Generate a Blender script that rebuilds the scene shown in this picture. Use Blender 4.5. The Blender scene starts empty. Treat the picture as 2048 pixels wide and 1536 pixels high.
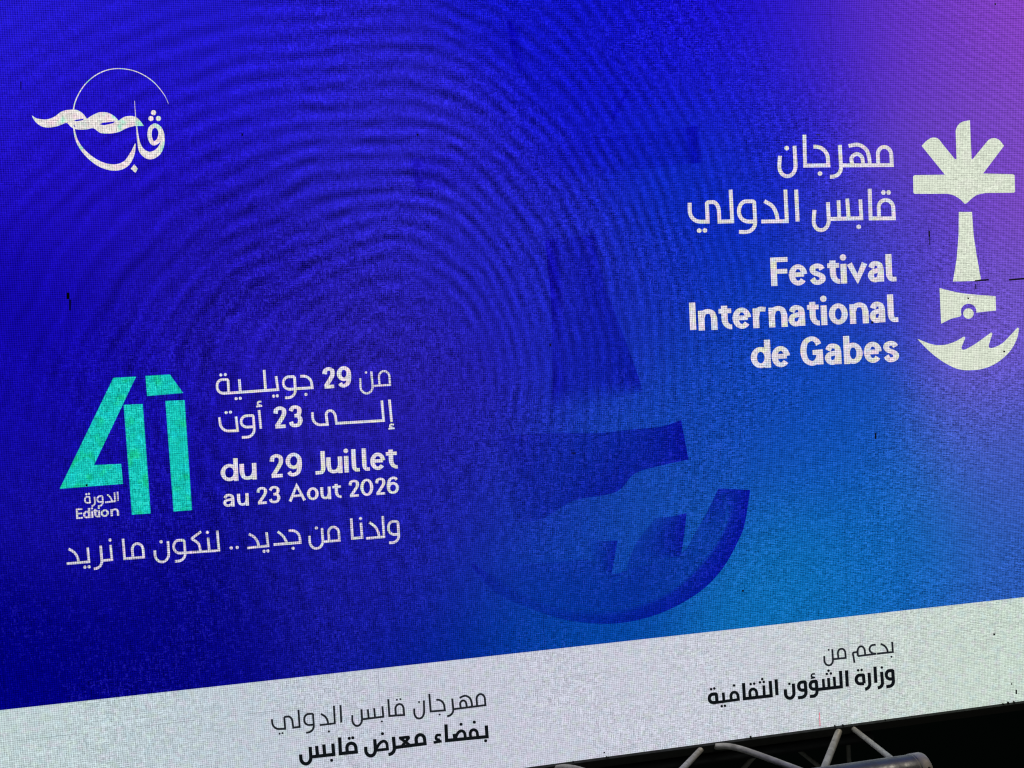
import bpy, math, random
from mathutils import Vector, Matrix
from mathutils.geometry import tessellate_polygon

# ------------------------------------------------------------------ camera, world, lamp, exposure
sc = bpy.context.scene
F_PX, DIST, EYE = 1540.0, 2.93, 3.0           # focal length in photo pixels, metres to the screen, height aimed at
R = Matrix(((0.98635676, -0.15745773, -0.04803551),
            (-0.05449581, -0.03696907, -0.99782939),
            (0.15534012, 0.9868335, -0.04504548)))   # rows: camera right, down, forward
RIGHT, DOWN, FWD = Vector(R[0]), Vector(R[1]), Vector(R[2])
AIM = Vector((0, 0, EYE))
CAM = AIM - FWD * DIST
cd = bpy.data.cameras.new('camera'); cam = bpy.data.objects.new('camera', cd)
sc.collection.objects.link(cam); sc.camera = cam
cd.sensor_width = 36; cd.lens = F_PX / 2048 * 36; cd.clip_start = .05; cd.clip_end = 200
M = Matrix.Identity(4)
for i in range(3):
    M[i][0] = RIGHT[i]; M[i][1] = -DOWN[i]; M[i][2] = -FWD[i]; M[i][3] = CAM[i]
cam.matrix_world = M

w = bpy.data.worlds.new('World'); sc.world = w; w.use_nodes = True
bg = w.node_tree.nodes['Background']
bg.inputs[0].default_value = (0.0006, 0.0011, 0.0009, 1); bg.inputs[1].default_value = 1.0

def lamp(name, loc, target, power, size, col):
    d = bpy.data.lights.new(name, 'AREA'); d.energy = power; d.size = size; d.color = col
    o = bpy.data.objects.new(name, d); sc.collection.objects.link(o)
    o.location = loc
    o.rotation_euler = (Vector(target) - Vector(loc)).to_track_quat('-Z', 'Y').to_euler()
    return o
lamp('stage_lamp', (2.6, -1.5, 5.6), (1.0, -.3, 1.7), 42, .4, (1, .88, .70))
lamp('fill_lamp', (-.6, -4.0, 1.1), (.8, 0, 1.5), 8, .8, (.92, 1, .96))  # added low fill, stands in for bounced light on the dim rear braces

vs = sc.view_settings
vs.view_transform = 'Standard'; vs.look = 'None'; vs.exposure = 0; vs.gamma = 1
sc.render.engine = 'CYCLES'
sc.cycles.max_bounces = 4
sc.cycles.filter_width = 1.25

# ------------------------------------------------------------------ helpers
def ray(px, py):
    return (RIGHT * ((px - 1024) / F_PX) + DOWN * ((py - 768) / F_PX) + FWD)
def uv(p):
    """photo pixel -> (x, z) on the screen's face, in metres from the screen's own origin"""
    d = ray(*p[:2]); t = -CAM.y / d.y
    q = CAM + d * t
    return q.x, q.z - EYE
def at_y(px, py, y):
    d = ray(px, py); t = (y - CAM.y) / d.y
    return CAM + d * t
PX = 0.0019                                     # about one photo pixel on the screen, metres

def lin(c):
    c = c / 255
    return c / 12.92 if c <= .04045 else ((c + .055) / 1.055) ** 2.4
def rgb(*c): return tuple(lin(v) for v in c)

def obj(name, verts, faces, mats, parent=None, label=None, midx=None, smooth=False):
    me = bpy.data.meshes.new(name); me.from_pydata(verts, [], faces)
    for m in (mats if isinstance(mats, (list, tuple)) else [mats]): me.materials.append(m)
    if midx: me.polygons.foreach_set('material_index', midx)
    if smooth: me.polygons.foreach_set('use_smooth', [True] * len(faces))
    me.update()
    o = bpy.data.objects.new(name, me); sc.collection.objects.link(o)
    if parent: o.parent = parent
    if label: o['label'] = label
    return o

# ------------------------------------------------------------------ node building
class G:
    """tiny expression builder over shader nodes"""
    def __init__(s, nt): s.nt = nt
    def put(s, sock, v):
        if isinstance(v, bpy.types.NodeSocket): s.nt.links.new(v, sock)
        elif isinstance(v, (tuple, list)):
            sock.default_value = tuple(v) + ((1,) if len(sock.default_value) == 4 and len(v) == 3 else ())
        else: sock.default_value = v
    def m(s, op, a, b=0.0, c=0.0):
        n = s.nt.nodes.new('ShaderNodeMath'); n.operation = op
        s.put(n.inputs[0], a); s.put(n.inputs[1], b); s.put(n.inputs[2], c)
        return n.outputs[0]
    def v(s, op, a, b=(0, 0, 0), scale=None):
        n = s.nt.nodes.new('ShaderNodeVectorMath'); n.operation = op
        s.put(n.inputs[0], a); s.put(n.inputs[1], b)
        if scale is not None: s.put(n.inputs['Scale'], scale)
        return n.outputs['Value'] if op in ('LENGTH', 'DISTANCE', 'DOT_PRODUCT') else n.outputs['Vector']
    def add(s, a, b): return s.m('ADD', a, b)
    def sub(s, a, b): return s.m('SUBTRACT', a, b)
    def mul(s, a, b): return s.m('MULTIPLY', a, b)
    def xyz(s, x, y=0.0, z=0.0):
        n = s.nt.nodes.new('ShaderNodeCombineXYZ')
        for i, q in enumerate((x, y, z)): s.put(n.inputs[i], q)
        return n.outputs[0]
    def noise(s, vec, scale, detail=1.0, rough=.5):
        n = s.nt.nodes.new('ShaderNodeTexNoise'); s.put(n.inputs['Vector'], vec)
        n.inputs['Scale'].default_value = scale; n.inputs['Detail'].default_value = detail
        n.inputs['Roughness'].default_value = rough
        return n
    def white(s, vec):
        n = s.nt.nodes.new('ShaderNodeTexWhiteNoise'); n.noise_dimensions = '3D'; s.put(n.inputs['Vector'], vec)
        return n
    def range(s, v, a, b, c=0.0, d=1.0, smooth=True):
        n = s.nt.nodes.new('ShaderNodeMapRange'); n.clamp = True
        if smooth: n.interpolation_type = 'SMOOTHSTEP'
        for i, q in enumerate((v, a, b, c, d)): s.put(n.inputs[i], q)
        return n.outputs[0]
    def mix(s, f, a, b):
        n = s.nt.nodes.new('ShaderNodeMix'); n.data_type = 'RGBA'
        s.put(n.inputs[0], f); s.put(n.inputs[6], a); s.put(n.inputs[7], b)
        return n.outputs[2]

def coords(g):
    tc = g.nt.nodes.new('ShaderNodeTexCoord')
    sp = g.nt.nodes.new('ShaderNodeSeparateXYZ'); g.nt.links.new(tc.outputs['Object'], sp.inputs[0])
    return g.xyz(sp.outputs[0], sp.outputs[2]), sp.outputs[0], sp.outputs[2]

def field(g, P, pts, sigma):
    """picture shown on the panel: smooth blend of colours given at places on its face"""
    tot = None; wsum = None
    for (px, py, c) in pts:
        u, v_ = uv((px, py))
        d = g.v('DISTANCE', P, (u, v_, 0))
        wgt = g.m('POWER', math.e, g.mul(g.mul(d, d), -1 / (sigma * PX) ** 2))
        wgt = g.add(wgt, 1e-6)
        t = g.v('SCALE', rgb(*c), scale=wgt)
        tot = t if tot is None else g.v('ADD', tot, t)
        wsum = wgt if wsum is None else g.add(wsum, wgt)
    return g.v('SCALE', tot, scale=g.m('DIVIDE', 1.0, wsum))

BLUE = [(0, 0, (36, 26, 206)), (200, 300, (30, 14, 186)), (60, 700, (17, 6, 165)), (200, 950, (18, 12, 152)), (0, 1380, (0, 0, 122)),
        (400, 1260, (3, 3, 124)), (480, 80, (32, 24, 196)), (800, 320, (38, 32, 184)), (460, 560, (28, 18, 160)), (800, 720, (38, 28, 160)), (700, 1120, (24, 24, 154)),
        (1030, 560, (28, 30, 178)), (1150, 130, (15, 18, 190)), (1480, 70, (20, 10, 202)), (1690, 90, (66, 36, 194)),
        (1860, 80, (108, 56, 192)), (2060, 20, (136, 68, 194)), (1460, 430, (8, 42, 182)), (1540, 240, (18, 30, 190)), (1240, 640, (20, 38, 172)),
        (1620, 640, (12, 58, 180)), (1660, 860, (16, 80, 178)), (1440, 800, (16, 66, 174)), (1800, 460, (62, 58, 188)), (1920, 320, (104, 66, 190)),
        (2060, 330, (130, 76, 192)), (2040, 640, (110, 84, 196)), (2030, 900, (66, 88, 188)), (2040, 1120, (40, 88, 178)), (1820, 1100, (12, 98, 180)),
        (1560, 1180, (12, 108, 178)), (1330, 1000, (18, 70, 166)), (1130, 1270, (0, 72, 160)), (900, 1000, (28, 24, 158)), (900, 1310, (0, 22, 136)), (1080, 1080, (16, 48, 162))]
BAND = [(0, 1480, (194, 212, 210)), (320, 1450, (184, 200, 210)), (700, 1440, (194, 196, 212)), (1100, 1400, (198, 200, 216)),
        (1500, 1340, (200, 203, 216)), (1850, 1280, (200, 210, 204)), (2050, 1300, (198, 218, 202))]

PITCH = 0.00391
def local_step(px, py):                          # metres on the screen covered by one photo pixel there
    a, b = uv((px - .5, py)), uv((px + .5, py)); c, d = uv((px, py - .5)), uv((px, py + .5))
    return (math.dist(a, b) + math.dist(c, d)) / 2
CELL = local_step(830, 720) * 4.0                # diode spacing
def grain(g, P, U, V):
    """how evenly the LEDs burn: every diode a little different, in rows and columns as they are driven. mean 1"""
    def cells(kx, ky, seed):
        n = g.white(g.xyz(g.m('FLOOR', g.mul(U, 1 / (PITCH * kx))), g.m('FLOOR', g.mul(V, 1 / (PITCH * ky))), seed))
        return n.outputs['Value']
    one = cells(1, 1, 0.5)
    row = cells(4, 1, 3.5)
    colm = cells(1, 4, 7.5)
    pick = g.white(g.xyz(g.m('FLOOR', g.mul(U, 1 / (PITCH * 4))), g.m('FLOOR', g.mul(V, 1 / (PITCH * 4))), 11.5)).outputs['Value']
    bias = g.range(g.add(U, g.mul(g.sub(g.noise(P, 1.1).outputs[0], .5), 2.0)), -.2, 1.3, .0, .5)
    sel = g.m('GREATER_THAN', g.add(pick, bias), .55)
    dash = g.add(g.mul(row, sel), g.mul(colm, g.sub(1.0, sel)))
    return g.add(g.mul(one, .45), g.mul(dash, .55))          # 0..1, mean .5

def moire(g, P, U, V):
    """camera moire painted into the emitted brightness: nested arches above the middle, upright blotches below. -1..1"""
    cx, cz = uv((800, 790))
    du = g.sub(U, cx); dv = g.sub(V, cz)
    k = g.range(du, -300 * PX, 260 * PX, .80, 1.42)
    wob = g.mul(g.sub(g.noise(P, 2.6, 2).outputs[0], .5), 60 * PX)
    r = g.m('SQRT', g.add(g.m('POWER', g.mul(du, k), 2.0), g.m('POWER', dv, 2.0)))
    s1 = g.m('SINE', g.mul(g.add(r, wob), 2 * math.pi / (34 * PX)))
    br = g.range(g.noise(P, 9.0, 2).outputs[0], .36, .66)
    mu, mv = uv((880, 390))
    d = g.add(g.m('POWER', g.mul(g.sub(U, mu), 1 / (640 * PX)), 2.0), g.m('POWER', g.mul(g.sub(V, mv), 1 / (540 * PX)), 2.0))
    m1 = g.mul(g.m('POWER', math.e, g.mul(d, -1.0)), g.range(r, 110 * PX, 330 * PX, .12, 1.0))
    a = g.mul(g.mul(s1, m1), g.add(g.mul(br, .8), .25))
    s4 = g.m('SINE', g.mul(g.add(g.mul(U, .8), g.sub(g.mul(V, -.6), wob)), 2 * math.pi / (52 * PX)))
    lu, lv = uv((500, 740))
    d4 = g.add(g.m('POWER', g.mul(g.sub(U, lu), 1 / (420 * PX)), 2.0), g.m('POWER', g.mul(g.sub(V, lv), 1 / (330 * PX)), 2.0))
    a = g.add(a, g.mul(g.mul(s1, s4), g.mul(g.m('POWER', math.e, g.mul(d4, -1.0)), .5)))
    # lower blotches
    s2 = g.m('SINE', g.mul(g.add(g.add(U, g.mul(V, .18)), g.mul(wob, .5)), 2 * math.pi / (41 * PX)))
    br2 = g.range(g.noise(P, 13.0, 1).outputs[0], .4, .62)
    nu, nv = uv((620, 1090))
    d2 = g.add(g.m('POWER', g.mul(g.sub(U, nu), 1 / (420 * PX)), 2.0), g.m('POWER', g.mul(g.sub(V, nv), 1 / (230 * PX)), 2.0))
    b = g.mul(g.mul(s2, br2), g.mul(g.m('POWER', math.e, g.mul(d2, -1.0)), .5))
    # fine diagonal ripple on the right
    s3 = g.m('SINE', g.mul(g.add(g.mul(U, .45), g.add(g.mul(V, .9), g.mul(wob, .25))), 2 * math.pi / (15 * PX)))
    m3 = g.mul(g.range(U, 600 * PX, 1000 * PX), .16)
    return g.add(g.add(a, b), g.mul(s3, m3))

def led_mat(name, colour, contrast=.5, bands=.35, lilac=(60, 60, 110), hue=None, hue_amt=.5, hue_scale=22.0, mesh=.16):
    """emitting LED material; colour(g, P, U, V) gives what is shown"""
    m = bpy.data.materials.new(name); m.use_nodes = True
    nt = m.node_tree; nt.nodes.clear(); g = G(nt)
    P, U, V = coords(g)
    c = colour(g, P, U, V)
    if hue:
        for i, h in enumerate(hue):
            n = g.noise(g.v('ADD', P, (i * 7.3, i * 3.1, 0)), hue_scale, 2)
            c = g.mix(g.range(n.outputs[0], .5, .68, 0, hue_amt), c, rgb(*h))
    gr = grain(g, P, U, V)
    amt = g.range(g.noise(P, 1.7, 1).outputs[0], .35, .65, .75, 1.25)
    # quieter towards the far left edge and the upper right corner, as the photo shows
    calm = g.range(g.add(U, g.mul(V, -.55)), -1.9, -1.0, .45, 1.0)
    q1 = g.range(g.sub(U, g.mul(V, -1.0)), 2.0, 2.9, 1.0, .35)
    amt = g.mul(amt, g.m('MINIMUM', calm, q1)) if bands else amt
    dv = g.mul(g.mul(g.sub(gr, .5), 2 * contrast), amt)
    lat = g.mul(g.add(g.m('COSINE', g.mul(U, 2 * math.pi / CELL)), g.m('COSINE', g.mul(V, 2 * math.pi / CELL))), mesh)
    k = g.add(g.add(1.0, dv), lat)
    # faint joints between the cabinets
    ju = g.m('ABSOLUTE', g.sub(g.m('FRACT', g.add(g.mul(U, 1 / .64), .377)), .5))
    jv = g.m('ABSOLUTE', g.sub(g.m('FRACT', g.add(g.mul(V, 1 / .64), .305)), .5))
    joint = g.m('MAXIMUM', g.m('LESS_THAN', ju, .0022), g.m('LESS_THAN', jv, .0022))
    jn = g.range(g.noise(P, 4.0, 3).outputs[0], .42, .62, .0, .30)
    k = g.mul(k, g.sub(1.0, g.mul(joint, jn)))
    if bands:
        k = g.add(k, g.mul(g.mul(moire(g, P, U, V), bands), g.add(.5, gr)))
    k = g.m('MAXIMUM', k, .05)
    c = g.v('SCALE', c, scale=k)
    if lilac:
        hot = g.mul(g.range(dv, .12, .8, 0, 1, False), 1.0)
        c = g.v('ADD', c, g.v('SCALE', rgb(*lilac), scale=hot))
    e = nt.nodes.new('ShaderNodeEmission'); g.put(e.inputs[0], c); e.inputs[1].default_value = 1
    o = nt.nodes.new('ShaderNodeOutputMaterial'); nt.links.new(e.outputs[0], o.inputs[0])
    return m

blue_c = lambda g, P, U, V: field(g, P, BLUE, 190)
def dark_c(g, P, U, V):
    c = field(g, P, BLUE, 190)
    n = g.nt.nodes.new('ShaderNodeAttribute'); n.attribute_name = 'strength'
    return g.v('MULTIPLY', c, g.mix(g.m('POWER', n.outputs['Fac'], .8), (1, 1, 1), (.32, .06, .74)))
band_c = lambda g, P, U, V: field(g, P, BAND, 330)
def flat(*c): return lambda g, P, U, V: rgb(*c)

PINKS = [(236, 214, 236), (214, 232, 214), (208, 224, 240)]
m_blue = led_mat('led_blue_picture', blue_c, .46, .46, (40, 36, 100), mesh=.26)
m_dark = led_mat('led_watermark', dark_c, .46, .46, (40, 36, 100), mesh=.26)
m_band = led_mat('led_white_band', band_c, .26, 0, (60, 60, 64), [(206, 184, 208), (168, 200, 210), (190, 212, 186)], .24, 30, mesh=.15)
m_white = led_mat('led_white_letters', flat(216, 210, 220), .30, 0, (60, 60, 60), [(240, 204, 226), (214, 224, 170), (196, 218, 240)], .55, 30, mesh=.22)
m_thin = led_mat('led_thin_letters', flat(200, 196, 210), .40, 0, (70, 70, 70), [(226, 194, 220), (200, 224, 190)], .5, 30, mesh=.26)
m_pale = led_mat('led_emblem', flat(214, 222, 204), .22, 0, (50, 50, 50), [(222, 224, 212)], .5, 12)
m_logo = led_mat('led_logo', flat(226, 220, 216), .26, 0, (50, 50, 50), [(110, 226, 190), (240, 210, 222)], .75, 22)
m_teal = led_mat('led_numeral', flat(22, 192, 180), .38, 0, (60, 80, 80), [(20, 186, 112), (24, 200, 204)], .6, 20)
m_ink = led_mat('led_black_letters', flat(16, 20, 24), .5, 0, None)
m_inkthin = led_mat('led_grey_letters', flat(34, 38, 44), .6, 0, None)

def plain(name, col, rough=.5, metal=0.0, bump=0.0, spots=None):
    m = bpy.data.materials.new(name); m.use_nodes = True
    nt = m.node_tree; b = nt.nodes['Principled BSDF']; g = G(nt)
    tc = nt.nodes.new('ShaderNodeTexCoord')
    n = g.noise(tc.outputs['Object'], 22, 4, .6)
    f = g.range(n.outputs[0], .35, .7)
    g.put(b.inputs['Base Color'], g.mix(f, col, tuple(c * (spots or .75) for c in col)))
    g.put(b.inputs['Roughness'], g.range(n.outputs[0], .3, .7, rough - .08, rough + .12))
    b.inputs['Metallic'].default_value = metal
    if bump:
        bn = nt.nodes.new('ShaderNodeBump'); bn.inputs['Strength'].default_value = bump; bn.inputs['Distance'].default_value = .002
        n2 = g.noise(tc.outputs['Object'], 160, 3)
        nt.links.new(n2.outputs[0], bn.inputs['Height']); nt.links.new(bn.outputs[0], b.inputs['Normal'])
    return m
m_rail = plain('black_rail', (.006, .008, .0075), .8)
m_cab = plain('cabinet_black', (.012, .012, .013), .65)
m_alu = plain('dull_aluminium', (.60, .57, .50), .55, .4, .25, .7)
m_chord = plain('dark_aluminium', (.17, .18, .19), .42, .5, .2, .7)
m_hole = plain('pin_hole_dark', (.004, .004, .004), .8)
m_dead = plain('unlit_diodes', (.004, .004, .006), .7)

# ------------------------------------------------------------------ flat shapes shown on the screen
class Sheet:
    """collects filled outlines and strokes (photo pixels) lying on the screen face"""
    def __init__(s, lift): s.v = []; s.f = []; s.mi = []; s.lift = lift; s.n = 0
    def _y(s): s.n += 1; return -(s.lift + .00006 * s.n)
    def fill(s, pts, mi=0):
        y = s._y(); b = len(s.v)
        q = [uv(p) for p in pts]
        s.v += [(a, y, c) for a, c in q]
        for t in tessellate_polygon([[Vector((a, c, 0)) for a, c in q]]):
            a, b2, c = t
            n = (q[b2][0] - q[a][0]) * (q[c][1] - q[a][1]) - (q[b2][1] - q[a][1]) * (q[c][0] - q[a][0])
            s.f.append((b + a, b + b2, b + c) if n > 0 else (b + a, b + c, b + b2)); s.mi.append(mi)
    def disc(s, p, r, mi=0, n=14, ky=1.0):
        s.fill([(p[0] + r * math.cos(i * 2 * math.pi / n), p[1] + r * ky * math.sin(i * 2 * math.pi / n)) for i in range(n)], mi)
    def stroke(s, pts, wid, closed=False, mi=0):
        """ribbon with mitred joins; wid one width or one per point"""
        q = [pts[0]]; ws = [wid if not isinstance(wid, (list, tuple)) else wid[0]]
        for i in range(1, len(pts)):
            if math.dist(pts[i], q[-1]) > .05:
                q.append(pts[i]); ws.append(wid if not isinstance(wid, (list, tuple)) else wid[i])
        if closed and math.dist(q[0], q[-1]) < .05: q.pop(); ws.pop()
        n = len(q); L = []; Rr = []
        for i in range(n):
            a = q[i - 1] if (i or closed) else None
            b = q[(i + 1) % n] if (i < n - 1 or closed) else None
            def unit(p, r): d = math.dist(p, r); return ((r[0] - p[0]) / d, (r[1] - p[1]) / d)
            d1 = unit(a, q[i]) if a else unit(q[i], b); d2 = unit(q[i], b) if b else d1
            tx, ty = d1[0] + d2[0], d1[1] + d2[1]; l = math.hypot(tx, ty)
            if l < .3: tx, ty = d1; l = 1
            tx /= l; ty /= l
            c = max(tx * d1[0] + ty * d1[1], .45)
            h = ws[i] / 2 / c
            L.append((q[i][0] - ty * h, q[i][1] + tx * h)); Rr.append((q[i][0] + ty * h, q[i][1] - tx * h))
        y = s._y(); b0 = len(s.v)
        for l_, r_ in zip(L, Rr):
            a, c = uv(l_); s.v.append((a, y, c)); a, c = uv(r_); s.v.append((a, y, c))
        for i in range(n if closed else n - 1):
            j = (i + 1) % n
            s.f.append((b0 + 2 * i, b0 + 2 * j, b0 + 2 * j + 1, b0 + 2 * i + 1)); s.mi.append(mi)
    def build(s, name, mats, parent, label=None):
        return obj(name, s.v, s.f, mats, parent, label, s.mi)

def rounded(pts):
    """polyline whose corners with a third number are rounded by that radius"""
    out = []
    for i, p in enumerate(pts):
        r = p[2] if len(p) > 2 else 0
        if not r or i in (0, len(pts) - 1): out.append((p[0], p[1])); continue
        a, b = pts[i - 1], pts[i + 1]
        da, db = math.dist(a[:2], p[:2]), math.dist(b[:2], p[:2])
        ra, rb = min(r, da * (.5 if len(a) > 2 else .96)), min(r, db * (.5 if len(b) > 2 else .96))
        A = (p[0] + (a[0] - p[0]) * ra / da, p[1] + (a[1] - p[1]) * ra / da)
        B = (p[0] + (b[0] - p[0]) * rb / db, p[1] + (b[1] - p[1]) * rb / db)
        K = .56
        c1 = (A[0] + (p[0] - A[0]) * K, A[1] + (p[1] - A[1]) * K); c2 = (B[0] + (p[0] - B[0]) * K, B[1] + (p[1] - B[1]) * K)
        for k in range(9):
            t = k / 8; m = 1 - t
            out.append(tuple(m**3 * A[j] + 3*m*m*t * c1[j] + 3*m*t*t * c2[j] + t**3 * B[j] for j in (0, 1)))
    return out
def spline(pts, closed=False, n=7):
    """Catmull-Rom through points (any number of components)"""
    out = []; N = len(pts)
    for i in range(N if closed else N - 1):
        g = lambda k: pts[k % N] if closed else pts[max(0, min(N - 1, k))]
        p0, p1, p2, p3 = g(i - 1), g(i), g(i + 1), g(i + 2)
        for k in range(n):
            t = k / n
            out.append(tuple(.5 * (2*p1[j] + (p2[j]-p0[j])*t + (2*p0[j]-5*p1[j]+4*p2[j]-p3[j])*t*t + (3*p1[j]-p0[j]-3*p2[j]+p3[j])*t**3) for j in range(len(p1))))
    if not closed: out.append(tuple(pts[-1]))
    return out

class Crop:
    """reads measurements taken on an enlarged part of the photograph"""
    def __init__(s, x0, y0, k): s.o = (x0, y0); s.k = k
    def p(s, q): return (s.o[0] + q[0] / s.k, s.o[1] + q[1] / s.k) + tuple(r / s.k for r in q[2:])
    def P(s, sh, wid, *pts, closed=False): sh.stroke(rounded([s.p(q) for q in pts]), wid / s.k, closed)
    def S(s, sh, wid, *pts, closed=False): sh.stroke(spline([s.p(q) for q in pts], closed), wid / s.k, closed)
    def D(s, sh, r, *pts):
        for q in pts: sh.disc(s.p(q), r / s.k)
    def W(s, sh, pts):                           # stroke with a width at every point
        q = spline([s.p(a) for a in pts]); sh.stroke([a[:2] for a in q], [a[2] for a in q])
    def fill(s, sh, pts, mi=0): sh.fill([s.p(q) for q in pts], mi)

def arc(cx, cy, rx, ry, a0, a1, n=22):
    return [(cx + rx * math.cos(math.radians(a0 + (a1 - a0) * i / n)), cy + ry * math.sin(math.radians(a0 + (a1 - a0) * i / n))) for i in range(n + 1)]
RING = arc(.5, .5, .5, .5, 0, 360, 32)
# Latin letters as strokes: x 0..1 over the letter's width; y 0 baseline, 1 x-height, 2 cap height. 'low' letters bend the scale at 1
GLYPHS = {
    'F': [[(0, -.15), (0, 2)], [(5, 2), (6, 2)], [(0, 1.03), (5.95, 1.03)]],
    'I': [[(.5, -.12), (.5, 2.12)]],
    'E': [[(0, 0), (0, 2)], [(5, 2), (6, 2)], [(5, 0), (6, 0)], [(0, 1.02), (5.93, 1.02)]],
    'A': [[(0, -.1), (.5, 2), (1, -.1)], [(.2, .6), (.8, .6)]],
    'J': [rounded([(1, 2.12), (1, 0, .5), (-.5, 0)])],
    'G': [spline([(.93, 1.5), (.8, 1.83), (.5, 2), (.14, 1.72), (0, 1), (.14, .28), (.5, 0), (.82, .2), (1, .75)]), [(.55, .88), (1, .88), (1, -.12)]],
    '2': [spline([(.02, 1.45), (.12, 1.85), (.5, 2), (.88, 1.82), (.92, 1.36), (.66, .86), (.08, .04)]), [(-.05, 0), (1.05, 0)]],
    '3': [spline([(.02, 1.6), (.2, 1.92), (.52, 2), (.88, 1.82), (.92, 1.4), (.72, 1.1), (.4, 1.05)]), spline([(.4, 1.05), (.8, 1), (1, .55), (.82, .1), (.5, 0), (.15, .08), (0, .42)])],
    '9': [arc(.5, 1.36, .5, .64, 0, 360, 32), spline([(1, 1.36), (1, .85), (.86, .25), (.5, 0), (.2, .06), (.06, .3)])],
    '6': [arc(.5, .64, .5, .64, 0, 360, 32), spline([(0, .64), (0, 1.15), (.14, 1.75), (.5, 2), (.8, 1.94), (.94, 1.7)])],
    '0': [arc(.5, 1, .5, 1, 0, 360, 36)],
    'e': [[(.02, .52), (.98, .52)], arc(.5, .5, .5, .5, 4, 322, 30)],
    's': [spline([(.95, .78), (.8, .94), (.48, 1), (.14, .92), (.06, .74), (.24, .58), (.6, .48), (.92, .34), (.92, .12), (.6, 0), (.25, .02), (0, .24)])],
    't': [rounded([(5.44, 1.62), (5.44, 0, .5), (6, .0)]), [(5, .98), (5.97, .98)]],
    'i': [[(.5, -.14), (.5, 1.12)]],
    'v': [[(0, 1.1), (.5, .1), (1, 1.1)]],
    'a': [spline([(.04, .74), (.22, .96), (.5, 1), (.82, .9), (.92, .62)]) + [(.92, -.12)], spline([(.92, .58), (.5, .55), (.14, .47), (0, .26), (.16, .05), (.42, 0), (.74, .1), (.92, .36)])],
    'l': [rounded([(5.32, 2.12), (5.32, 0, .34), (6, 0)])],
    'n': [[(0, -.14), (0, 1.12)], spline([(0, .58), (.18, .9), (.52, 1), (.86, .9), (1, .58)]) + [(1, -.14)]],
    'r': [[(0, -.14), (0, 1.12)], spline([(0, .5), (.2, .86), (.6, 1), (1.35, .97)])],
    'o': [RING],
    'd': [RING, [(1, -.14), (1, 2.12)]],
    'b': [RING, [(0, -.14), (0, 2.12)]],
    'u': [[(0, 1.12)] + spline([(0, .45), (.12, .12), (.44, 0), (.8, .1), (1, .45)]), [(1, -.14), (1, 1.12)]],
}
def latin(sh, crop, wid, base, xh, cap, letters):
    """letters: (character, left, right) in crop units; base: two points of the baseline"""
    (xa, ya), (xb, yb) = base
    sl = (yb - ya) / (xb - xa)
    THIN = .76                                  # level strokes are thinner than upright ones
    for ch, l, r in letters:
        hw = wid / 2; hv = hw * THIN
        for st in GLYPHS[ch]:
            q = []
            for x, y in st:
                if ch in 'Ii': X = (l + r) / 2
                elif x > 4: X = l + (x - 5) * (r - l)
                else: X = l + hw + x * max(r - l - wid, .01)
                if ch.isupper() or ch.isdigit(): h = hv + y / 2 * (cap - 2 * hv)
                elif y <= 1: h = hv + y * (xh - 2 * hv)
                else: h = xh - hv + (y - 1) * (cap - xh)
                lean = .045 * h                     # uprights lean as on the screen
                q.append(crop.p((X - lean, ya + sl * (X - xa) - h)))
            cl = math.dist(q[0], q[-1]) < .01
            ws = []
            for i in range(len(q)):
                a, b = (q[i - 1] if i or cl else q[i]), (q[(i + 1) % len(q)] if i < len(q) - 1 or cl else q[i])
                if cl and i in (0, len(q) - 1): a, b = q[-2], q[1]
                d = math.dist(a, b) or 1
                ws.append(wid / crop.k * (1 - (1 - THIN) * (abs(b[0] - a[0]) / d) ** 1.5))
            sh.stroke(q, ws, cl)
        if ch == 'i':
            X = (l + r) / 2; h = cap - hw * .9
            sh.disc(crop.p((X - .045 * h, ya + sl * (X - xa) - h)), wid * .53 / crop.k)

# ------------------------------------------------------------------ the LED screen
root = bpy.data.objects.new('led_screen', None); sc.collection.objects.link(root)
root.location = (0, 0, EYE)
root['label'] = 'large lit blue LED screen with white festival lettering and a white strip below'
root['category'] = 'screen'

X0, X1 = uv((-330, 800))[0], uv((2330, 800))[0]
ZT = uv((1024, -330))[1]
ZB = uv((1544, 1469))[1]
ZM = (uv((350, 1382.6))[1] + uv((1600, 1242.5))[1] + uv((2048, 1195))[1]) / 3

def box(x0, x1, y0, y1, z0, z1):
    v = [(x, y, z) for x in (x0, x1) for y in (y0, y1) for z in (z0, z1)]
    f = [(0, 1, 3, 2), (4, 6, 7, 5), (0, 4, 5, 1), (2, 3, 7, 6), (0, 2, 6, 4), (1, 5, 7, 3)]
    return v, f
v, f = box(X0 - .02, X1 + .02, .004, .11, ZB - .01, ZT + .02)
obj('cabinet', v, f, m_cab, root)
obj('picture_area', [(X0, 0, ZM), (X1, 0, ZM), (X1, 0, ZT), (X0, 0, ZT)], [(0, 1, 2, 3)], m_blue, root, 'blue and violet picture on the lit diodes')
obj('white_band', [(X0, 0, ZB), (X1, 0, ZB), (X1, 0, ZM), (X0, 0, ZM)], [(0, 1, 2, 3)], m_band, root, 'white lit strip under the blue picture')
v, f = box(X0 - .02, X1 + .02, -.018, .003, ZB - .030, ZB)
rnd = random.Random(4)
for px in (1142, 1209, 1212, 1498, 1667, 1683, 1768, 2003, 2013, 2025):      # scraps of tape and cable on the rail's upper edge
    a = uv((px, 1469))[0]; b = len(v)
    h = rnd.uniform(.004, .011); ww = rnd.uniform(.003, .006)
    q, ff = box(a, a + ww, -.012, -.006, ZB - .002, ZB + h)
    v += q; f += [tuple(b + i for i in t) for t in ff]
obj('bottom_rail', v, f, m_rail, root)

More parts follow.
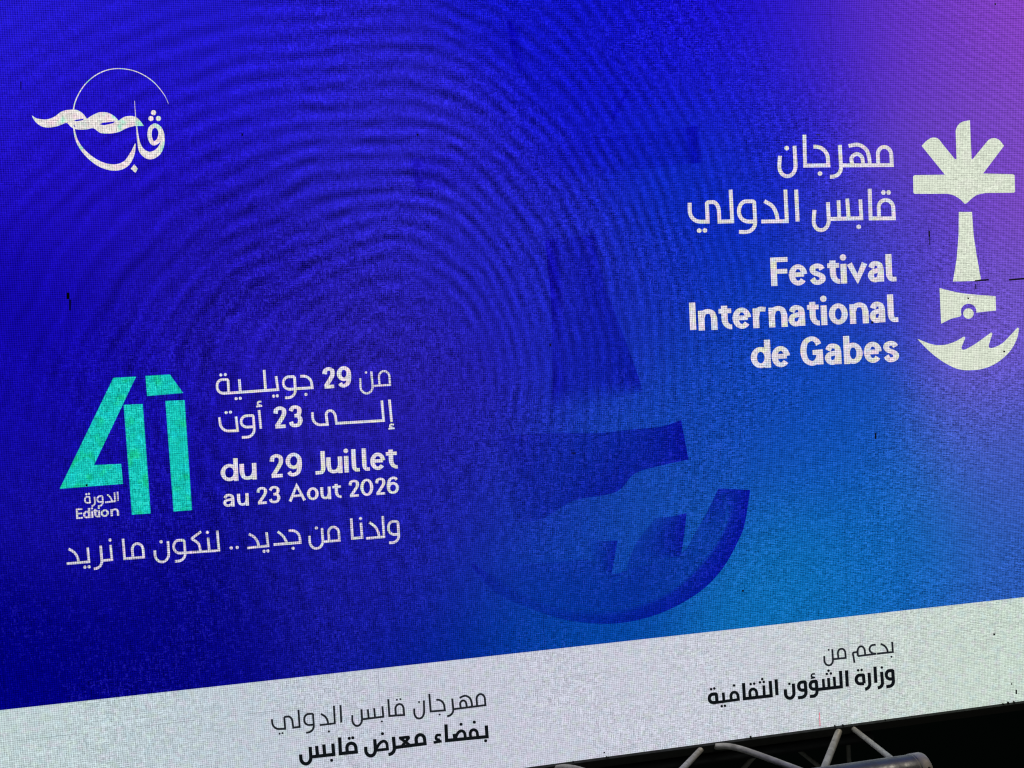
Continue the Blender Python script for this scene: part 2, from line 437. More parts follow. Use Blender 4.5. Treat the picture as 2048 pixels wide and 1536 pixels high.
# watermark: the same emblem, large and dark, under the writing
wm = bpy.data.objects.new('watermark_emblem', None); sc.collection.objects.link(wm); wm.parent = root
wm['label'] = 'large dark blue ghost of the palm and boat emblem'
def ghost(name, rows, lift):
    """grid of points (x, y, strength); the ghost's own fade is part of the picture shown"""
    v, f, a = [], [], []
    m = len(rows[0])
    if len(rows) > 3:                                 # rounded outlines
        cols = [spline([r[j] for r in rows], n=4) for j in range(m)]
        rows = [[(c[i][0], c[i][1], max(0, min(1, c[i][2]))) for c in cols] for i in range(len(cols[0]))]
    for r in rows:
        for x, y, k in r:
            p = uv((x, y)); v.append((p[0], -lift, p[1])); a.append(k)
    for i in range(len(rows) - 1):
        for j in range(m - 1):
            f.append((i * m + j, i * m + j + 1, (i + 1) * m + j + 1, (i + 1) * m + j))
    o = obj(name, v, f, m_dark, wm)
    at = o.data.attributes.new('strength', 'FLOAT', 'POINT')
    at.data.foreach_set('value', a)
ghost('ghost_crown', [[(815, 318, 0), (832, 384, 0)], [(834, 316, .5), (838, 382, .5)], [(862, 312, .2), (866, 380, .22)], [(1000, 296, .06), (1004, 364, .08)], [(1200, 274, .10), (1206, 346, .14)], [(1300, 263, .2), (1304, 336, .24)], [(1362, 256, .3), (1370, 328, .3)], [(1378, 254, .65), (1386, 327, .7)], [(1391, 252, .6), (1399, 326, .6)], [(1398, 252, 0), (1406, 325, 0)]], .0010)
ghost('ghost_frond', [[(1012, 42, .2), (1019, 42, .8), (1040, 62, .0)], [(1019, 90, .2), (1026, 90, .75), (1048, 110, 0)], [(1030, 138, .2), (1036, 138, .6), (1054, 150, 0)]], .0012)
ghost('ghost_frond', [[(1250, 180, 0), (1256, 180, .6), (1262, 182, 0)], [(1216, 238, 0), (1223, 238, .6), (1230, 240, 0)]], .0012)
ghost('ghost_trunk', [[(1090, 480, .7), (1110, 478, .55), (1122, 477, .12), (1174, 471, .4), (1184, 470, .6), (1194, 469, .05)],
                      [(1097, 545, .85), (1113, 545, .7), (1124, 545, .14), (1180, 545, .45), (1194, 545, .5), (1204, 545, .25)],
                      [(1102, 604, .8), (1118, 604, .5), (1130, 604, .16), (1190, 604, .4), (1212, 602, .45), (1221, 602, .3)],
                      [(1104, 690, .3), (1120, 690, .3), (1134, 690, .25), (1200, 690, .4), (1238, 686, .5), (1252, 684, .45)],
                      [(1105, 768, .7), (1126, 768, .55), (1140, 766, .35), (1210, 760, .5), (1268, 752, .7), (1276, 751, .7)],
                      [(1103, 792, .45), (1127, 789, .3), (1142, 786, .2), (1210, 778, .3), (1270, 770, .6), (1281, 769, .65)],
                      [(1102, 818, .0), (1128, 815, .0), (1142, 812, .0), (1210, 804, .0), (1270, 786, .15), (1285, 784, .2)]], .0010)
ghost('ghost_hull', [[(990, 866, .05), (1030, 1044, .05)], [(1034, 870, .3), (1076, 1040, .3)], [(1110, 866, .35), (1108, 1024, .4)], [(1193, 866, .5), (1150, 1000, .6)], [(1235, 862, .6), (1232, 984, .8)], [(1270, 858, .65), (1268, 948, .75)], [(1323, 853, .8), (1318, 932, .8)], [(1362, 840, .95), (1377, 919, .95)]], .0010)
ghost('ghost_crescent', [[(1436, 977, .75), (1486, 979, .9), (1500, 980, 1)], [(1452, 1031, .35), (1464, 1031, .85), (1490, 1044, 1)], [(1428, 1086, .4), (1440, 1086, .9), (1478, 1078, 1)], [(1392, 1130, .4), (1406, 1132, .9), (1445, 1137, 1)],
                         [(1345, 1174, .4), (1358, 1178, .85), (1396, 1186, .95)], [(1290, 1200, .35), (1304, 1208, .8), (1319, 1227, .9)], [(1222, 1215, .3), (1229, 1232, .7), (1231, 1247, .75)], [(1139, 1212, .2), (1139, 1230, .5), (1139, 1241, .55)], [(1066, 1190, .1), (1066, 1208, .35), (1066, 1219, .3)], [(1000, 1160, .15), (996, 1176, .3), (992, 1186, .2)], [(944, 1126, .5), (944, 1132, .4), (944, 1136, .2)]], .0012)
ghost('ghost_wave', [[(960, 1140, 0), (990, 1175, 0)], [(1040, 1130, .1), (1070, 1200, .15)], [(1110, 1124, .18), (1139, 1222, .3)], [(1180, 1120, .25), (1222, 1226, .45)], [(1224, 1148, .45), (1292, 1208, .5)], [(1290, 1126, .5), (1348, 1181, .5)], [(1362, 1106, .45), (1397, 1138, .55)], [(1392, 1062, .4), (1434, 1090, .55)], [(1416, 1020, .65), (1460, 1036, .6)], [(1436, 978, .8), (1470, 978, .85)]], .0009)
ghost('ghost_tooth', [[(1310, 1036, .25), (1342, 1033, .6), (1373, 1026, .95)], [(1290, 1062, .3), (1330, 1068, .7), (1368, 1070, .95)], [(1270, 1090, .35), (1322, 1102, .65), (1361, 1110, .8)], [(1252, 1138, .35), (1300, 1128, .36), (1350, 1116, .4)]], .0011)
ghost('ghost_tooth', [[(1175, 1076, .0), (1205, 1082, .3), (1235, 1081, .8)], [(1178, 1100, .05), (1204, 1112, .4), (1229, 1114, .75)], [(1184, 1122, .1), (1206, 1140, .4), (1223, 1147, .7)]], .0011)
ghost('ghost_edge', [[(1228, 1158, .45), (1230, 1166, .1)], [(1262, 1135, .55), (1262, 1148, .2)]], .0013)

TXT = .0024
# round calligraphic logo, upper left
A = Crop(0, 80, 4.2667); s = Sheet(TXT)
A.W(s, [(1440, 548, 2), (1400, 465, 5), (1300, 350, 7), (1160, 270, 7), (1000, 246, 7), (860, 280, 8), (740, 368, 8), (660, 490, 9), (628, 610, 10), (634, 760, 12), (668, 880, 22), (750, 985, 34), (860, 1062, 46), (980, 1090, 54), (1075, 1058, 54), (1130, 975, 40), (1157, 885, 6)])
A.W(s, [(1150, 520, 3), (1158, 640, 6), (1168, 740, 10), (1184, 870, 22), (1215, 950, 48), (1280, 988, 64), (1350, 955, 56), (1388, 880, 36), (1388, 800, 28), (1362, 745, 30)])
A.S(s, 36, (1322, 732), (1285, 762), (1280, 830), (1308, 882), (1352, 862), (1372, 800), (1358, 752), closed=True)
A.D(s, 22, (1312, 622), (1290, 672), (1354, 672))
A.fill(s, [(1148, 1062), (1178, 1100), (1158, 1136), (1118, 1100)])
top = [(275, 645), (320, 672), (400, 680), (470, 655), (530, 612), (600, 597), (660, 600), (710, 630), (745, 675)]
A.fill(s, spline(top, n=4) + spline([(745, 675), (790, 645), (850, 620), (920, 622), (975, 650), (1015, 690)], n=4)[1:] + spline([(1015, 690), (1060, 660), (1120, 650), (1170, 665), (1205, 700), (1230, 735)], n=4)[1:]
       + spline([(1150, 735), (1080, 755), (1020, 785), (940, 800), (860, 795), (800, 755), (740, 765), (660, 765), (610, 745), (570, 710), (500, 735), (420, 750), (360, 740), (310, 705), (285, 670)], n=4))
A.fill(s, [(635, 694), (650, 682), (716, 674), (712, 686), (660, 696)], 1)
A.fill(s, [(850, 722), (880, 708), (985, 696), (970, 712), (890, 730)], 1)
A.fill(s, [(628, 728), (636, 728), (650, 745), (640, 745)], 1)
s.build('logo', [m_logo, m_blue], root, 'white calligraphic logo in a thin ring')

# Arabic title
B = Crop(1340, 240, 4.096); s = Sheet(TXT); W = 31
B.P(s, W, (1703, 372), (1698, 222, 62), (1806, 222, 62), (1814, 370), (1400, 373))
B.S(s, W, (1460, 214), (1540, 204), (1605, 245), (1628, 310), (1634, 370))
B.S(s, W, (1492, 370), (1484, 312), (1524, 280), (1568, 304), (1580, 370))
B.P(s, W, (1388, 206), (1402, 466, 80), (1308, 466))
B.P(s, W, (1172, 220), (1284, 220, 95), (1294, 373), (1104, 375), (1098, 122))
B.D(s, 19, (1226, 440), (953, 232))
B.P(s, W, (1017, 212), (1030, 462, 92), (886, 462, 92), (898, 295))
s.build('lettering', m_white, root, 'upper line of the white Arabic title')
s = Sheet(TXT)
B.D(s, 19, (1745, 595), (1788, 595), (1543, 876), (237, 907), (284, 905))
B.P(s, W, (1710, 806), (1704, 656, 62), (1822, 656, 62), (1830, 806), (1640, 807), (1632, 565))
B.P(s, W, (1556, 652), (1564, 806), (1298, 812)); B.P(s, W, (1448, 645), (1460, 808)); B.P(s, W, (1377, 660), (1384, 810))
B.P(s, W, (1290, 675), (1302, 902, 90), (1168, 905, 85), (1180, 738))
B.P(s, W, (1030, 572), (1042, 832))
B.P(s, W, (942, 572), (954, 830), (745, 832)); B.S(s, W, (770, 666), (832, 704), (866, 762), (880, 830))
B.P(s, W, (690, 832), (562, 834, 80), (562, 666, 80), (686, 668, 14), (700, 922, 90), (562, 918))
B.P(s, W, (493, 572), (507, 831), (402, 834), (394, 672, 76), (299, 676, 14), (306, 834), (160, 836, 90), (158, 680))
s.build('lettering', m_white, root, 'lower line of the white Arabic title')

# French title
Cc = Crop(1340, 490, 4.096)
for label, base, cap, letters in (
    ('first word of the white French title', ((850, 340), (1800, 300)), 236, [('F', 828, 970), ('e', 975, 1126), ('s', 1140, 1278), ('t', 1292, 1392), ('i', 1398, 1448), ('v', 1448, 1622), ('a', 1620, 1758), ('l', 1766, 1852)]),
    ('middle word of the white French title', ((190, 703), (1820, 632)), 238, [('I', 162, 216), ('n', 234, 388), ('t', 402, 508), ('e', 514, 666), ('r', 680, 790), ('n', 810, 962), ('a', 970, 1114), ('t', 1126, 1224), ('i', 1236, 1288), ('o', 1302, 1456), ('n', 1472, 1626), ('a', 1634, 1768), ('l', 1780, 1866)]),
    ('last words of the white French title', ((745, 1008), (1810, 958)), 240, [('d', 664, 826), ('e', 834, 984), ('G', 1070, 1256), ('a', 1268, 1412), ('b', 1424, 1578), ('e', 1588, 1736), ('s', 1744, 1878)])):
    s = Sheet(TXT); latin(s, Cc, 50, base, 172, cap, letters)
    s.build('lettering', m_white, root, label)

# palm and boat emblem
em = bpy.data.objects.new('emblem', None); sc.collection.objects.link(em); em.parent = root
em['label'] = 'pale palm, boat and wave emblem'
D4 = Crop(1780, 220, 5.69); D5 = Crop(1780, 470, 5.295)
s = Sheet(TXT)
D4.fill(s, [(258, 758), (275, 743), (620, 738)] + spline([(355, 410), (420, 345), (485, 314), (545, 330), (590, 385)], n=4) + [(735, 562), (752, 558)] + spline([(742, 240), (765, 180), (815, 138), (905, 118)], n=4)
        + [(923, 555), (936, 560)] + spline([(1070, 396), (1125, 336), (1185, 322), (1240, 345), (1292, 410)], n=4) + [(1055, 724), (1395, 732), (1412, 745), (1418, 930), (1405, 942)]
        + spline([(1080, 946), (985, 968), (915, 1018), (852, 1068), (800, 1022), (720, 972), (640, 954)], n=4) + [(275, 955), (262, 942)])
s.build('palm_crown', m_pale, em)
s = Sheet(TXT); D5.fill(s, [(724, -243), (864, -243), (880, 0), (912, 210), (958, 470), (880, 488), (662, 493), (702, 250), (722, 0)])
s.build('palm_trunk', m_pale, em)
s = Sheet(TXT)
D5.fill(s, spline([(520, 562), (620, 588), (740, 614), (900, 632), (1113, 648)], n=4) + [(1118, 800), (910, 822)] + [(828 + 82 * math.cos(math.radians(a)), 808 - 80 * math.sin(math.radians(a))) for a in range(-5, 206, 10)] + [(742, 862), (640, 888), (537, 940)])
s.build('boat_hull', m_pale, em)
s = Sheet(TXT); s.disc(D5.p((826, 832)), 55 / 5.295, n=24); s.build('disc', m_pale, em)
s = Sheet(TXT)
D5.fill(s, spline([(290, 1100), (400, 1145), (490, 1166), (590, 1160), (690, 1126), (780, 1074)], n=4) + [(792, 1090)] + spline([(768, 1150), (752, 1200), (785, 1214), (880, 1165), (960, 1110), (1066, 1032)], n=4)
        + [(1080, 1045)] + spline([(1052, 1130), (1042, 1185), (1080, 1196), (1180, 1150), (1262, 1070), (1345, 980)], n=4) + spline([(1362, 990), (1345, 1080), (1300, 1180), (1230, 1270), (1120, 1358), (1000, 1410), (870, 1432), (725, 1422), (600, 1368), (480, 1288), (380, 1200), (290, 1105)], n=4))
s.build('wave', m_pale, em)

# the numeral 41
nu = bpy.data.objects.new('numeral', None); sc.collection.objects.link(nu); nu.parent = root
nu['label'] = 'big teal edition number'
N6 = Crop(100, 720, 4.518)
for nm, pts in (('digit_four_slope', [(575, 160), (780, 150), (400, 948), (645, 938), (662, 1118), (90, 1163)]), ('digit_four_stem', [(668, 405), (840, 397), (912, 1385), (742, 1397)]),
                ('digit_one_flag', [(865, 143), (1085, 130), (1205, 298), (880, 325)]), ('digit_one_stem', [(1045, 370), (1218, 362), (1285, 1355), (1118, 1368)])):
    s = Sheet(TXT); N6.fill(s, pts); s.build(nm, m_teal, nu)
s = Sheet(TXT); W = 14
N6.P(s, W, (612, 1190), (616, 1272)); N6.P(s, W, (585, 1195), (592, 1275), (500, 1285)); N6.S(s, W, (520, 1215), (548, 1240), (565, 1280))
N6.P(s, W, (480, 1280), (430, 1284, 26), (430, 1230, 26), (476, 1228, 8), (482, 1312, 32), (436, 1320)); N6.P(s, W, (405, 1235), (412, 1312, 30), (378, 1318))
N6.P(s, W, (365, 1288), (318, 1292, 28), (318, 1235, 28), (360, 1235, 5), (366, 1290)); N6.D(s, 10, (330, 1212), (354, 1208))
s.build('lettering', m_thin, root, 'tiny pale Arabic word under the edition number')
s = Sheet(TXT)
latin(s, N6, 19, ((250, 1435), (620, 1405)), 66, 94, [('E', 240, 300), ('d', 304, 368), ('i', 374, 396), ('t', 398, 436), ('i', 438, 458), ('o', 464, 536), ('n', 552, 628)])
s.build('lettering', m_thin, root, 'small white word for edition')

# dates
K = Crop(410, 720, 4.876)
s = Sheet(TXT); W = 20
K.P(s, W, (1703, 250), (1692, 112, 58), (1796, 106, 58), (1804, 242), (1640, 253)); K.P(s, W, (1622, 112), (1640, 322, 70), (1518, 328, 70), (1514, 178)); K.D(s, 12, (1570, 122))
s.build('lettering', m_thin, root, 'thin Arabic word of the date, upper line')
s = Sheet(TXT); W = 25
latin(s, K, 44, ((1150, 280), (1420, 262)), 150, 205, [('2', 1150, 1278), ('9', 1292, 1430)])
K.P(s, W, (930, 158), (1032, 156, 72), (1046, 270), (880, 280)); K.D(s, 15, (985, 335), (670, 352), (706, 349), (305, 376), (346, 373), (156, 146), (200, 142))
K.P(s, W, (880, 282), (765, 288, 66), (765, 164, 60), (874, 162, 14), (886, 366, 76), (782, 368))
K.P(s, W, (694, 158), (712, 288), (180, 326)); K.P(s, W, (578, 96), (592, 295)); K.P(s, W, (336, 186), (346, 312))
K.P(s, W, (234, 320), (124, 328, 62), (116, 192, 62), (226, 190, 14), (234, 320))
s.build('lettering', m_white, root, 'upper line of the Arabic dates')
s = Sheet(TXT)
K.P(s, W, (1798, 385), (1820, 604)); K.P(s, 17, (1848, 664), (1788, 670)); K.S(s, 17, (1842, 630), (1812, 628), (1806, 650), (1832, 660))
K.P(s, W, (1724, 395), (1742, 590), (1282, 617), (1264, 490, 62), (1178, 497, 40), (1194, 628), (1054, 636, 78), (1048, 508))
latin(s, K, 44, ((690, 668), (940, 650)), 150, 212, [('2', 672, 806), ('3', 820, 956)])
K.P(s, W, (528, 488), (546, 668)); K.P(s, 17, (558, 446), (500, 454)); K.S(s, 17, (550, 404), (520, 410), (520, 436), (548, 442))
K.P(s, W, (478, 650), (355, 657, 62), (352, 545, 58), (472, 540, 14), (488, 748, 80), (362, 754)); K.P(s, W, (304, 550), (320, 688), (158, 694, 75), (142, 558)); K.D(s, 15, (208, 512), (250, 508))
s.build('lettering', m_white, root, 'lower line of the Arabic dates')
for label, word in (('bold French word before the opening day', [('d', 158, 328), ('u', 344, 508)]), ('bold number of the French opening day', [('2', 636, 776), ('9', 794, 950)]),
                    ('bold French month name', [('J', 1084, 1178), ('u', 1188, 1344), ('i', 1362, 1404), ('l', 1430, 1510), ('l', 1534, 1608), ('e', 1616, 1762), ('t', 1770, 1880)])):
    s = Sheet(TXT); latin(s, K, 43, ((250, 1180), (1800, 1062)), 168, 228, word)
    s.build('lettering', m_white, root, label)
s = Sheet(TXT)
latin(s, K, 30, ((250, 1428), (1850, 1302)), 124, 166, [('a', 180, 298), ('u', 318, 430), ('2', 508, 616), ('3', 626, 738), ('A', 816, 988), ('o', 998, 1112), ('u', 1128, 1232), ('t', 1246, 1334), ('2', 1404, 1512), ('0', 1520, 1644), ('2', 1662, 1768), ('6', 1778, 1894)])
s.build('lettering', m_white, root, 'smaller French closing date with the year')

# slogan
L = Crop(110, 1010, 2.844); s = Sheet(TXT); W = 14
L.P(s, W, (1955, 165), (1898, 170, 36), (1895, 93, 36), (1950, 92, 10), (1958, 213, 42), (1900, 214))
L.P(s, W, (1864, 62), (1871, 180), (1770, 189)); L.S(s, W, (1788, 98), (1820, 122), (1838, 152), (1844, 182))
L.P(s, W, (1740, 100), (1747, 184), (1692, 189), (1685, 75)); L.D(s, 9, (1738, 76), (1487, 130), (1355, 245), (1190, 262), (1212, 260), (1003, 243), (1037, 240), (868, 155), (605, 208), (315, 198), (172, 352), (196, 350))
L.P(s, W, (1560, 206), (1553, 126, 34), (1612, 122, 34), (1618, 200), (1525, 208)); L.P(s, W, (1519, 130), (1527, 244, 46), (1450, 248, 46), (1448, 174))
L.P(s, W, (1330, 145), (1388, 142, 42), (1396, 212), (1244, 224)); L.S(s, W, (1268, 150), (1298, 176), (1314, 202), (1320, 218))
L.P(s, W, (1204, 154), (1213, 231), (1095, 243)); L.S(s, W, (1104, 164), (1135, 182), (1153, 208), (1160, 236))
L.P(s, W, (924, 144), (934, 257), (745, 270)); L.P(s, W, (872, 184), (879, 260)); L.P(s, W, (832, 150), (778, 190, 6), (820, 216, 16), (830, 264))
L.P(s, W, (745, 270), (678, 275, 38), (675, 200, 38), (736, 198, 10), (746, 314, 44), (684, 319))
L.P(s, W, (644, 204), (652, 320, 48), (572, 324, 46), (570, 256))
L.P(s, W, (446, 300), (438, 220, 36), (500, 216, 36), (507, 295), (398, 304), (389, 190))
L.P(s, W, (318, 226), (326, 309), (270, 315)); L.P(s, W, (262, 230), (272, 357, 42), (224, 361)); L.P(s, W, (188, 240), (196, 321), (70, 332)); L.S(s, W, (80, 248), (110, 266), (130, 294), (138, 326))
s.build('lettering', m_thin, root, 'long thin Arabic slogan under the dates')

# white band writing, left
Q = Crop(520, 1360, 4.2667); s = Sheet(TXT); W = 18
Q.P(s, W, (1852, 218), (1844, 122, 44), (1914, 114, 44), (1923, 212), (1655, 246)); Q.S(s, W, (1702, 150), (1750, 132), (1790, 152), (1805, 190), (1810, 228)); Q.S(s, W, (1714, 238), (1708, 194), (1732, 172), (1756, 188), (1766, 234))
Q.P(s, W, (1640, 155), (1654, 300, 55), (1596, 306)); Q.P(s, W, (1503, 166), (1564, 164, 52), (1577, 256), (1456, 266), (1444, 115)); Q.D(s, 9, (1533, 292), (1357, 185), (1168, 166), (1198, 161), (1040, 350), (168, 455), (193, 450))
Q.P(s, W, (1398, 170), (1402, 324, 62), (1316, 328, 58), (1316, 240))
Q.P(s, W, (1160, 302), (1152, 206, 44), (1222, 198, 44), (1230, 295), (1104, 304), (1094, 160))
Q.P(s, W, (1044, 220), (1052, 310), (874, 332)); Q.P(s, W, (974, 236), (982, 319)); Q.P(s, W, (920, 246), (928, 326)); Q.P(s, W, (866, 245), (874, 386, 62), (788, 390, 58), (788, 295))
Q.P(s, W, (687, 210), (694, 360)); Q.P(s, W, (631, 215), (639, 366), (510, 381)); Q.S(s, W, (520, 285), (556, 308), (575, 338), (583, 372))
Q.P(s, W, (462, 376), (380, 384, 44), (378, 288, 44), (453, 284, 10), (464, 438, 56), (394, 446)); Q.P(s, W, (329, 250), (339, 396), (285, 403), (272, 304, 46), (208, 312, 10), (216, 412), (110, 416, 56), (103, 330))
s.build('lettering', m_inkthin, root, 'thin dark Arabic line on the left of the white strip')
s = Sheet(TXT); W = 30
Q.P(s, W, (1930, 384), (1937, 481), (1592, 514), (1586, 375)); Q.D(s, 14, (1925, 516), (1828, 357), (1715, 375), (1045, 455), (762, 495), (792, 490), (612, 682))
Q.P(s, 26, (1798, 496), (1790, 424, 36), (1850, 418, 36), (1858, 490)); Q.P(s, 26, (1664, 505), (1690, 434, 34), (1744, 428, 34), (1752, 498)); Q.P(s, 26, (1654, 456), (1662, 506))
Q.S(s, 24, (1545, 468), (1510, 468), (1502, 498), (1535, 508)); Q.P(s, 24, (1480, 530), (1550, 518))
Q.P(s, W, (1336, 546), (1328, 468, 40), (1400, 460, 40), (1408, 540), (1140, 574)); Q.P(s, 26, (1185, 492), (1276, 482, 18), (1215, 556)); Q.P(s, 26, (1202, 496), (1278, 552))
Q.P(s, W, (1138, 480), (1152, 624, 50), (1095, 632)); Q.P(s, 26, (985, 592), (1030, 520, 34), (1080, 516, 34), (1088, 586), (985, 597)); Q.P(s, W, (979, 500), (988, 642, 55), (904, 644, 50), (902, 565))
Q.P(s, W, (746, 618), (738, 540, 40), (814, 532, 40), (822, 610), (687, 624), (680, 485))
Q.P(s, W, (622, 538), (630, 631), (438, 652)); Q.P(s, W, (545, 545), (553, 640)); Q.P(s, W, (484, 558), (492, 647)); Q.P(s, W, (429, 565), (438, 708, 55), (352, 714, 50), (348, 630))
s.build('lettering', m_ink, root, 'bold black Arabic line on the left of the white strip')
# white band writing, right
T = Crop(1390, 1260, 4.763); s = Sheet(TXT); W = 19
T.P(s, W, (1874, 110), (1881, 208), (1730, 224)); T.D(s, 10, (1868, 252), (1270, 187)); T.S(s, W, (1765, 130), (1800, 148), (1824, 178), (1832, 213))
T.S(s, W, (1718, 138), (1676, 146), (1658, 184), (1682, 216), (1724, 224)); T.P(s, W, (1724, 224), (1545, 247)); T.P(s, W, (1548, 246), (1542, 158, 48), (1608, 148, 48), (1618, 236)); T.P(s, W, (1548, 206), (1498, 212, 14), (1516, 310))
T.P(s, W, (1362, 272), (1353, 180, 44), (1424, 172, 44), (1432, 263), (1316, 276)); T.P(s, W, (1304, 180), (1314, 332, 56), (1230, 336, 50), (1228, 245))
s.build('lettering', m_inkthin, root, 'thin dark Arabic line on the right of the white strip')
s = Sheet(TXT); W = 32
T.P(s, W, (1884, 462), (1820, 468, 42), (1818, 386, 38), (1880, 384, 8), (1890, 532, 48), (1818, 537)); T.P(s, W, (1774, 396), (1786, 542, 44), (1736, 549)); T.P(s, W, (1711, 345), (1719, 502)); T.P(s, W, (1654, 405), (1664, 553, 44), (1616, 561))
T.P(s, W, (1608, 507), (1534, 514, 42), (1530, 430, 42), (1600, 425, 8), (1608, 507)); T.D(s, 13, (1775, 355), (1550, 382), (1583, 378), (1268, 385), (1252, 416), (1290, 411), (895, 510), (637, 465), (615, 496), (651, 492), (527, 512), (560, 508), (368, 525), (251, 722), (281, 718), (150, 560), (181, 553))
T.P(s, W, (1438, 380), (1446, 536)); T.P(s, W, (1381, 385), (1389, 537), (1170, 562)); T.P(s, 28, (1320, 440), (1328, 542)); T.P(s, 28, (1266, 452), (1272, 548)); T.P(s, 28, (1216, 462), (1222, 554))
T.P(s, W, (1155, 557), (1094, 563, 36), (1090, 489, 36), (1150, 484, 8), (1160, 624, 44), (1088, 630)); T.S(s, 16, (1138, 414), (1110, 418), (1106, 440), (1132, 448)); T.P(s, 16, (1098, 457), (1140, 448))
T.P(s, W, (1050, 567), (984, 573, 38), (980, 495, 38), (1044, 490, 8), (1055, 634, 46), (975, 641)); T.P(s, W, (931, 505), (940, 644, 50), (858, 648, 48), (856, 560))
T.P(s, W, (767, 465), (776, 617)); T.P(s, W, (711, 480), (721, 622), (466, 650), (457, 500)); T.P(s, 28, (650, 522), (656, 626)); T.P(s, 28, (522, 640), (513, 562, 38), (578, 554, 38), (586, 634))
T.P(s, 28, (342, 664), (333, 592, 38), (400, 584, 38), (409, 657), (165, 691)); T.P(s, 28, (264, 590), (271, 672)); T.P(s, W, (204, 682), (134, 693, 42), (129, 610, 42), (198, 604, 8), (205, 682))
s.build('lettering', m_ink, root, 'bold black Arabic line on the right of the white strip')

# unlit diodes and module seams
s = Sheet(.004)
def mark(x, y, wd, h):
    s = Sheet(.004); s.fill([(x - wd / 2, y - h / 2), (x + wd / 2, y - h / 2), (x + wd / 2, y + h / 2), (x - wd / 2, y + h / 2)])
    s.build('dead_diodes', m_dead, root)
for a in ((137, 592, 6, 13), (141, 610, 3.5, 22), (43, 172, 2.2, 16), (835, 270, 4, 4), (1857, 468, 3, 12), (1858, 480, 1.5, 20), (1750, 872, 3, 12), (2031, 1383, 3, 9), (2022, 1367, 2, 5), (1987, 1268, 4, 4),
          (1485, 1181, 4, 4), (1147, 906, 9, 2.5), (658, 1462, 4, 4), (1743, 645, 4, 5), (1989, 9, 3, 4), (1208, 1504, 3, 3), (485, 270, 3, 5), (174, 970, 4, 4), (1300, 212, 3, 3), (1420, 180, 3, 3), (900, 40, 3, 3), (1100, 690, 3, 6), (1950, 573, 2, 10), (1935, 597, 3, 3), (2007, 703, 4, 3), (1635, 270, 8, 2)): mark(*a)
for pts, wd in (([(1948, 562), (1976, 559.5)], 3), ([(2016, 560), (2052, 557)], 3.4)):
    s = Sheet(.004); s.stroke(pts, wd); s.build('dead_diodes', m_dead, root)
s = Sheet(.004)
s.stroke([(1638, 1424), (1639, 1452)], 2)
m_red = led_mat('led_stuck_red', flat(214, 120, 140), .3, 0, None)
s.build('stuck_diodes', m_red, root, 'short stuck red column in the white strip')

# ------------------------------------------------------------------ the truss below the screen
tr = bpy.data.objects.new('lighting_truss', None); sc.collection.objects.link(tr)
tr['label'] = 'bare aluminium box truss running in the dark under the white strip'
tr['category'] = 'truss'
def tube(name, pts, rads, mat, label=None, n=20, caps=True):
    V = []; Fc = []
    for i, p in enumerate(pts):
        p = Vector(p)
        d = (Vector(pts[min(i + 1, len(pts) - 1)]) - Vector(pts[max(i - 1, 0)])).normalized()
        a = d.orthogonal().normalized() if abs(d.z) > .99 else d.cross(Vector((0, 0, 1))).normalized()
        b = d.cross(a)
        for k in range(n):
            t = 2 * math.pi * k / n
            V.append(p + (a * math.cos(t) + b * math.sin(t)) * rads[i])
    for i in range(len(pts) - 1):
        for k in range(n):
            Fc.append((i * n + k, i * n + (k + 1) % n, (i + 1) * n + (k + 1) % n, (i + 1) * n + k))
    m0 = len(Fc)
    if caps: Fc.append(tuple(range(n))); Fc.append(tuple(reversed(range((len(pts) - 1) * n, len(pts) * n))))
    o = obj(name, V, Fc, mat, None, label, smooth=True)
    for i in range(m0, len(Fc)): o.data.polygons[i].use_smooth = False
    o.data.update()
    return o
def keep(o, parent):
    o.parent = parent; o.matrix_parent_inverse = parent.matrix_world.inverted(); return o

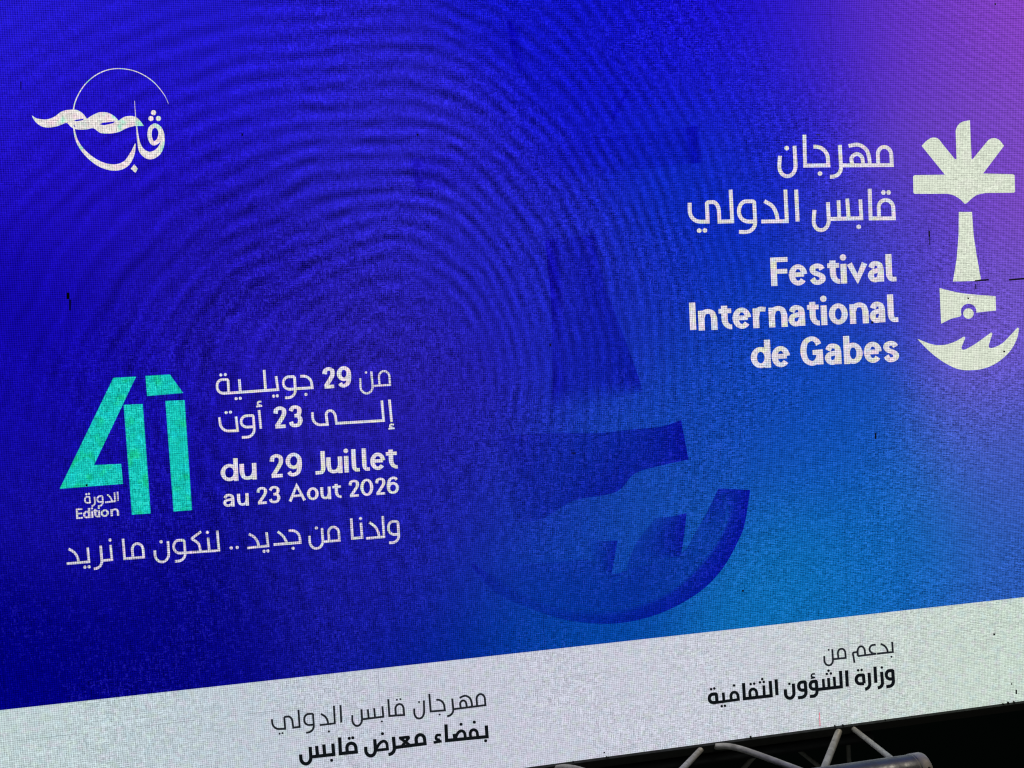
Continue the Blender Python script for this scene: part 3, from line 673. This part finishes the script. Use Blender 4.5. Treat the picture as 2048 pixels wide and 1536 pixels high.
YF = -.45                                         # front chord stands this far before the screen
e = at_y(1850, 1536, YF)                          # its right-hand end
tr.location = (e.x - 1.2, YF, e.z); bpy.context.view_layer.update()
RC = .050; zc = e.z; xe = e.x
xs = [xe - 3.2, xe - .052, xe - .048, xe - .006, xe]
ch = keep(tube('chord', [(x, YF, zc) for x in xs], [RC, RC, RC * 1.02, RC * 1.02, RC * .94], m_chord, None, 40), tr)
# coupler: collar grooves and pin hole at the end of the chord
cp = keep(tube('coupler', [(xe + d, YF, zc) for d in (-.050, -.046, -.045, -.039, -.038, -.008, -.001, .002)], [RC * k for k in (1.0, 1.035, 1.01, 1.01, 1.045, 1.045, 1.0, .9)], m_alu, None, 40), ch)
ph = Vector((xe - .017, YF - math.sin(math.radians(62)) * RC * 1.04, zc + math.cos(math.radians(62)) * RC * 1.04))
nrm = Vector((0, -math.sin(math.radians(62)), math.cos(math.radians(62))))
keep(tube('pin_hole', [ph - nrm * .004, ph + nrm * .0012], [.006, .006], m_hole, None, 16), ch)
# other chords: upper one under the rail, two behind
YB = .02; zt = EYE + ZB - .075
keep(tube('chord', [(xe - 3.2, YB, zt), (xe + .1, YB, zt)], [.022, .022], m_cab, 'black rear chord under the rail'), tr)
YR = .42; zr = EYE + ZB - .42
keep(tube('chord', [(xe - 3.2, YR, zr), (xe - .2, YR, zr)], [.025, .025], m_alu), tr)
m_dim = m_alu
def brace(px0, py0, y0, px1, py1, y1, r, bend=None, label=None):
    pts = [at_y(px0, py0, y0)]
    if bend: pts.append(at_y(*bend))
    pts.append(at_y(px1, py1, y1))
    if bend:
        pts = [Vector(p) for p in spline([tuple(p) for p in pts], n=8)]
    return keep(tube('brace', pts, [r] * len(pts), m_dim, label), tr)
brace(1678, 1462, -.008, 1641, 1556, YF, .0125)
brace(1706, 1457, -.008, 1796, 1528, YF, .0105)
brace(1402, 1499, -.008, 1350, 1554, YF, .0105)
brace(1430, 1493, -.008, 1640, 1556, YF + .03, .0115, (1482, 1498, -.12))
brace(1110, 1537, -.008, 1330, 1600, YF + .03, .0115, (1160, 1540, -.12))
brace(1694, 1440, .06, 1700, 1560, YR, .010)
brace(1546, 1470, .06, 1470, 1556, YR, .010)
brace(1560, 1470, .06, 1662, 1552, YR, .010)
brace(1256, 1508, .06, 1226, 1546, YR, .010)
brace(1272, 1504, .06, 1336, 1550, YR, .010)
